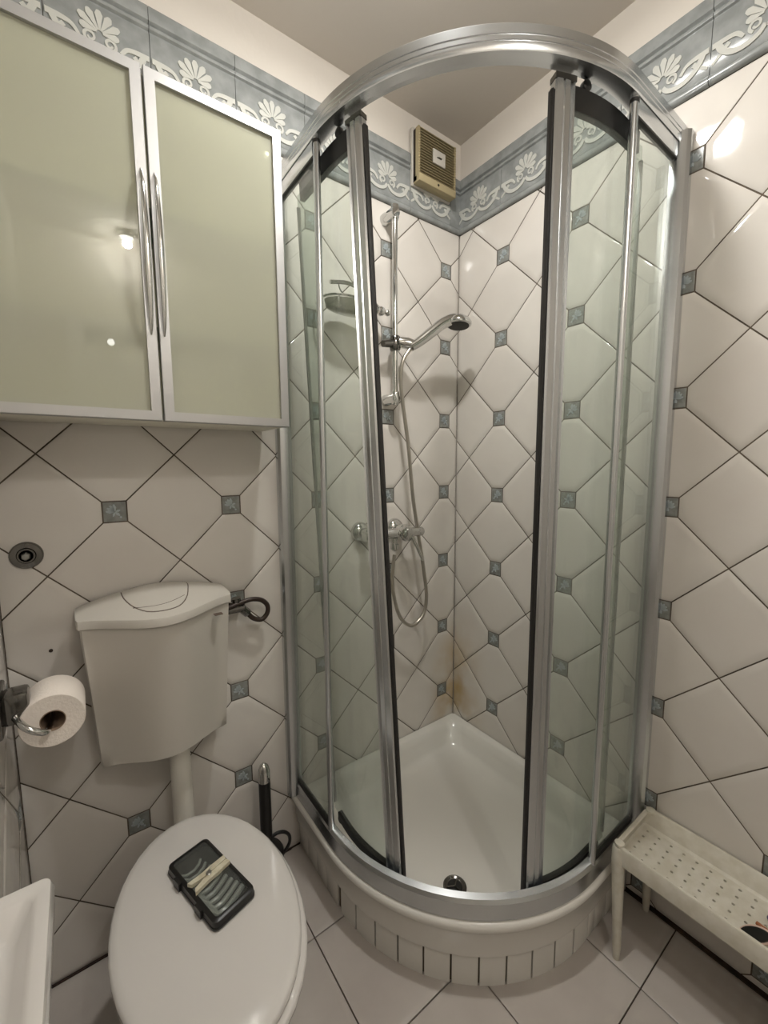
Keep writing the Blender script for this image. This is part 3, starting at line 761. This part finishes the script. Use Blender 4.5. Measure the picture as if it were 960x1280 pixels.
# toilet paper
def tp():
    t = thing('paper_holder', 'chrome toilet paper holder on the left wall', 'paper holder', (XB, -.16, .83))
    MB().box((XB, -.212, .788), (XB+.012, -.128, .878), .004).build('wall_plate', 'chrome_dark', t)  # plate and cover: reflection of a dark room put into a darker chrome colour
    MB().box((XB+.010, -.200, .805), (XB+.052, -.150, .868), .008).build('cover', 'chrome_dark', t)
    MB().tube(smoothpath([(XB+.030, -.200, .822), (XB+.045, -.228, .812), (XB+.062, -.236, .800), (XB+.076, -.228, .790), (XB+.080, -.20, .788)]) + [Vector((XB+.082, -.08, .788)), Vector((XB+.082, -.076, .792))], .0062, 12).build('arm', 'chrome', t)
    r = thing('toilet_roll', 'white toilet paper roll hanging on the chrome holder', 'toilet roll', (-1.357, -.15, .802))
    c = (-1.357, -.205, .797)
    MB().lathe([(.0215, .001), (.053, 0), (.0545, .002), (.0545, .097), (.053, .099), (.0215, .098), (.0215, .001)], c, (0, 1, 0), 40).build('paper', 'paper', r)
    MB().lathe([(.0213, .0), (.0213, .0985), (.0200, .0985), (.0200, .0), (.0213, .0)], c, (0, 1, 0), 28).build('core', 'cardboard', r)
tp()
def brush():
    t = thing('toilet_brush', 'toilet brush with a black and chrome handle behind the toilet', 'brush', (-.888, -.075, 0))
    x, y = -.888, -.075
    MB().lathe([(.004, 0), (.047, 0), (.050, .006), (.050, .11), (.046, .118), (.020, .12), (.018, .118)], (x, y, 0), n=28).build('holder', 'black_plastic', t)
    MB().lathe([(.0165, .118), (.0175, .14), (.0175, .352), (.0150, .356)], (x, y, 0), n=20).build('handle', 'black_plastic', t)
    MB().lathe([(.0172, .352), (.0178, .356), (.0175, .385), (.013, .402), (.005, .410), (.001, .411)], (x, y, 0), n=20).build('chrome_cap', 'chrome', t)
    MB().tube(smoothpath([(x+.015, y-.004, .158), (x+.033, y-.006, .163), (x+.055, y-.008, .155), (x+.070, y-.008, .134), (x+.070, y-.008, .110), (x+.058, y-.006, .090), (x+.045, y-.004, .078)]), .0052, 8).build('side_loop', 'black_plastic', t)
brush()
# drill bit case on the lid
def bitcase():
    o = Vector((-1.119, -.395, .4392)); ang = math.atan2(-.185, .052)     # long axis in plan
    ux = Vector((math.cos(ang), math.sin(ang), 0)); uy = Vector((-ux.y, ux.x, 0))
    mp = lambda a, b_, z: o+ux*a+uy*b_+Vector((0, 0, z))
    t = thing('drill_bit_case', 'small dark clear-lidded case of drill bits lying on the toilet lid', 'case', o)
    hl, hw = .097, .046
    def rr(l, w_, r, n=5):
        P = []
        for cx, cy, a0 in ((l-r, w_-r, 0), (-l+r, w_-r, 90), (-l+r, -w_+r, 180), (l-r, -w_+r, 270)):
            for k in range(n): a = math.radians(a0+90*k/(n-1)); P.append((cx+r*math.cos(a), cy+r*math.sin(a)))
        return P
    lv = lambda P, z: [mp(a, b_, z) for a, b_ in P]
    base = MB().rings([lv(rr(hl-.003, hw-.003, .010), .0), lv(rr(hl, hw, .012), .003), lv(rr(hl, hw, .012), .007), lv(rr(hl-.004, hw-.004, .010), .007), lv(rr(hl-.004, hw-.004, .010), .003)]).build('case_base', 'black_plastic', t)
    MB().rings([lv(rr(hl-.001, hw-.001, .012), .007), lv(rr(hl-.002, hw-.002, .011), .018), lv(rr(hl-.006, hw-.006, .009), .0205), lv(rr(hl-.010, hw-.010, .007), .0205), lv(rr(hl-.006, hw-.006, .009), .0185), lv(rr(hl-.004, hw-.004, .010), .007)], False, False).build('case_rim', 'black_plastic', t)
    MB().rings([lv(rr(hl-.006, hw-.006, .008), .0185), lv(rr(hl-.006, hw-.006, .008), .0198)]).build('clear_lid', 'clear_lid', t)
    for a in (-.055, .03):
        MB().add(*bevbox(mp, a, a+.022, -hw-.0035, -hw+.003, .003, .019)).build('clip', 'black_plastic', t)
    # nine graded bits in V-shaped holder steps
    for k in range(9):
        s = 1-k*.085
        a = .076-k*.0155
        MB().tube([mp(a-.030*s, -.036, .0105), mp(a, -.026, .0105), mp(a+.002, -.010, .0105), mp(a-.004, .012*s, .0105), mp(a-.012, .034*s, .0105)], [.0040*s+.0018]*5, 8).build('bit_sleeve', 'clear_plastic', t)
    p = thing('clothes_peg', 'pale worn clothes peg lying on the drill bit case', 'peg', mp(-.01, 0, .0205))
    d = (Vector((-1.093, -.388, 0))-Vector((-1.159, -.410, 0))).normalized(); e = Vector((-d.y, d.x, 0)); m0 = mp(.0, .0, .0203)
    q = lambda a, b_, z: m0+d*a+e*b_+Vector((0, 0, z))
    for s in (-1, 1):
        poly = [(-.040, s*.0155), (-.036, s*.0060), (-.016, s*.0018), (.002, s*.0008), (.038, s*.0008), (.040, s*.0115), (.010, s*.0130), (-.010, s*.0125)]
        b = MB(); b.rings([[q(a, b_, .0002) for a, b_ in poly], [q(a, b_, .0078) for a, b_ in poly]])
        b.build('jaw', 'wood_pale', p, smooth=0)
    for k in range(3):
        MB().lathe([(.0048, .0080+k*.0011), (.0054, .0085+k*.0011), (.0048, .009+k*.0011)], q(-.002, 0, 0), n=14).build('spring_coil', 'steel', p)
    MB().tube([q(-.002, .005, .009), q(.012, .010, .0075)], .0008, 6).build('spring_arm', 'steel', p)
def bevbox(mp, a0, a1, b0, b1, z0, z1):
    v = [mp(a, b_, z) for z in (z0, z1) for a, b_ in ((a0, b0), (a1, b0), (a1, b1), (a0, b1))]
    return v, [(0, 3, 2, 1), (4, 5, 6, 7), (0, 1, 5, 4), (1, 2, 6, 5), (2, 3, 7, 6), (3, 0, 4, 7)]
bitcase()
# wash basin edge at the lower left
def basin():
    t = thing('washbasin', 'narrow white washbasin with a raised rim on the left wall', 'washbasin', (XB, -.9, .70))
    x0, x1, y0, y1, z = XB, -1.342, -.612, -1.20, .80
    def rr(i, zz, r=.010):
        a, b_, c, d = x0+i*.4, x1-i, y1+i, y0-i; P = []
        for cx, cy, a0 in ((b_-r, d-r, 0), (a+r, d-r, 90), (a+r, c+r, 180), (b_-r, c+r, 270)):
            for k in range(5): q = math.radians(a0+90*k/4); P.append((cx+r*math.cos(q), cy+r*math.sin(q), zz))
        return P
    MB().rings([rr(.03, .700), rr(.010, .715), rr(.003, .745), rr(0, .790), rr(.003, z), rr(.014, z), rr(.020, z-.004), rr(.034, z-.030), rr(.042, z-.036)]).build('bowl', 'porcelain', t, smooth=50)
basin()

# ------------------------------------------------------------------ plastic bench shelf
def bench():
    t = thing('plastic_rack', 'cream plastic tray bench with drain holes on legs by the right wall', 'rack', (-.11, -1.0, 0))
    x0, x1, y0, y1, zt, zb = -.212, -.003, -1.285, -.789, .312, .268
    b = MB()
    hx = [-.048-.027*k for k in range(5)]; hy = [-.810-.0295*k for k in range(15)]
    def xr(k): return hx[0]+.0135-.027*k
    def yr(k): return hy[0]+.01475-.0295*k
    n8 = [(math.cos(PI/4*k), math.sin(PI/4*k)) for k in range(8)]
    for i in range(5):
        for j in range(15):
            a, c = hx[i], hy[j]; hw, hh = .0135, .01475
            o = [(a+hw*max(-1, min(1, x*1.42)), c+hh*max(-1, min(1, y*1.42))) for x, y in n8]
            h = [(a+.0036*x, c+.0036*y) for x, y in n8]
            vs = [(x, y, zb) for x, y in o]+[(x, y, zb) for x, y in h]+[(x, y, zb-.004) for x, y in h]+[(x, y, zb-.004) for x, y in o]
            fs = []
            for k in range(8):
                l = (k+1) % 8; fs += [(k, l, 8+l, 8+k), (8+k, 8+l, 16+l, 16+k), (16+k, 16+l, 24+l, 24+k)]
            b.add(vs, fs)
    b.build('perforated_floor', 'bench_plastic', t, smooth=0, recalc=False)
    fx0, fx1, fy0, fy1 = xr(5), xr(0), yr(15), yr(0)
    def rr(X0, X1, Y0, Y1, z, r):
        P = []
        for cx, cy, a0 in ((X1-r, Y1-r, 0), (X0+r, Y1-r, 90), (X0+r, Y0+r, 180), (X1-r, Y0+r, 270)):
            for k in range(5): q = math.radians(a0+90*k/4); P.append((cx+r*math.cos(q), cy+r*math.sin(q), z))
        return P
    MB().rings([rr(fx0, fx1, fy0, fy1, zb-.004, .001), rr(fx0, fx1, fy0, fy1, zb, .001), rr(fx0-.008, fx1+.008, fy0-.004, fy1+.004, zb+.004, .010), rr(x0+.012, x1-.012, y0+.012, y1-.012, zt-.003, .018), rr(x0+.009, x1-.009, y0+.009, y1-.009, zt, .02),
               rr(x0+.003, x1-.003, y0+.003, y1-.003, zt, .022), rr(x0, x1, y0, y1, zt-.004, .024), rr(x0+.002, x1-.002, y0+.002, y1-.002, zb-.006, .022), rr(x0+.005, x1-.005, y0+.005, y1-.005, zb-.008, .022), rr(fx0, fx1, fy0, fy1, zb-.004, .001)], False, False).build('tray_rim', 'bench_plastic', t, smooth=40)
    for cx, cy, ox, oy in ((x0+.012, y1-.012, -.018, -.016), (x1-.016, y1-.016, -.004, -.006), (x0+.012, y0+.016, -.018, .012), (x1-.016, y0+.016, -.004, .012)):
        def sec(s, dx, dy, z): return [(cx+dx+s*math.cos(2*PI*k/12)*(1), cy+dy+s*math.sin(2*PI*k/12), z) for k in range(12)]
        front = cx < -.1
        MB().rings([sec(.0075, ox, oy, 0), sec(.010, ox, oy, .03), sec(.0150, ox*.15, oy*.15, .22), sec(.0165, 0, 0, zb-.008)] + ([sec(.0165, 0, 0, zt-.012), sec(.0135, 0, 0, zt-.006)] if front else [])).build('leg', 'bench_plastic', t, smooth=40)
        MB().rings([sec(.012, 0, 0, zt-.002), sec(.012, 0, 0, zt+.004), sec(.009, 0, 0, zt+.006)]).build('corner_nub', 'bench_plastic', t, smooth=40)
bench()
def clutter():
    t = thing('hair_brush', 'dark oval hair brush with a pale rim lying in the bench tray', 'brush', (-.165, -1.072, .27))
    c = Vector((-.162, -1.070, .286)); ax = Vector((-.75, .35, .55)).normalized(); u = Vector((.35, -.8, .25)); u = (u-ax*u.dot(ax)).normalized(); v = ax.cross(u)
    def ov(a, b_, h): return [c+u*(a*math.cos(2*PI*k/24))+v*(b_*math.sin(2*PI*k/24))+ax*h for k in range(24)]
    MB().rings([ov(.030, .013, -.008), ov(.033, .016, -.004), ov(.033, .016, .001), ov(.030, .0135, .003)]).build('rim', 'pink_pale', t)
    MB().rings([ov(.030, .0135, .002), ov(.028, .012, .006), ov(.016, .006, .008)]).build('pad', 'black_plastic', t)
    MB().tube([c-u*.0+Vector((.012, -.025, -.006)), c+Vector((.03, -.08, -.010)), c+Vector((.035, -.12, -.010))], [.006, .006, .005], 10).build('handle', 'black_plastic', t)
    tag(MB().tube([(-.118, -1.062, .275), (-.128, -1.10, .277), (-.136, -1.135, .276)], [.004, .006, .004], 8).build('hair_clip', 'brown'), 'reddish brown hair clip beside the hair brush in the bench tray', 'clip')
    tag(MB().lathe([(.002, -.010), (.008, -.007), (.0105, 0), (.008, .007), (.002, .010)], (-.085, -1.083, .2785), n=16).build('hair_bobble', 'purple'), 'small purple ball on the bench tray near the wall', 'ball')
clutter()
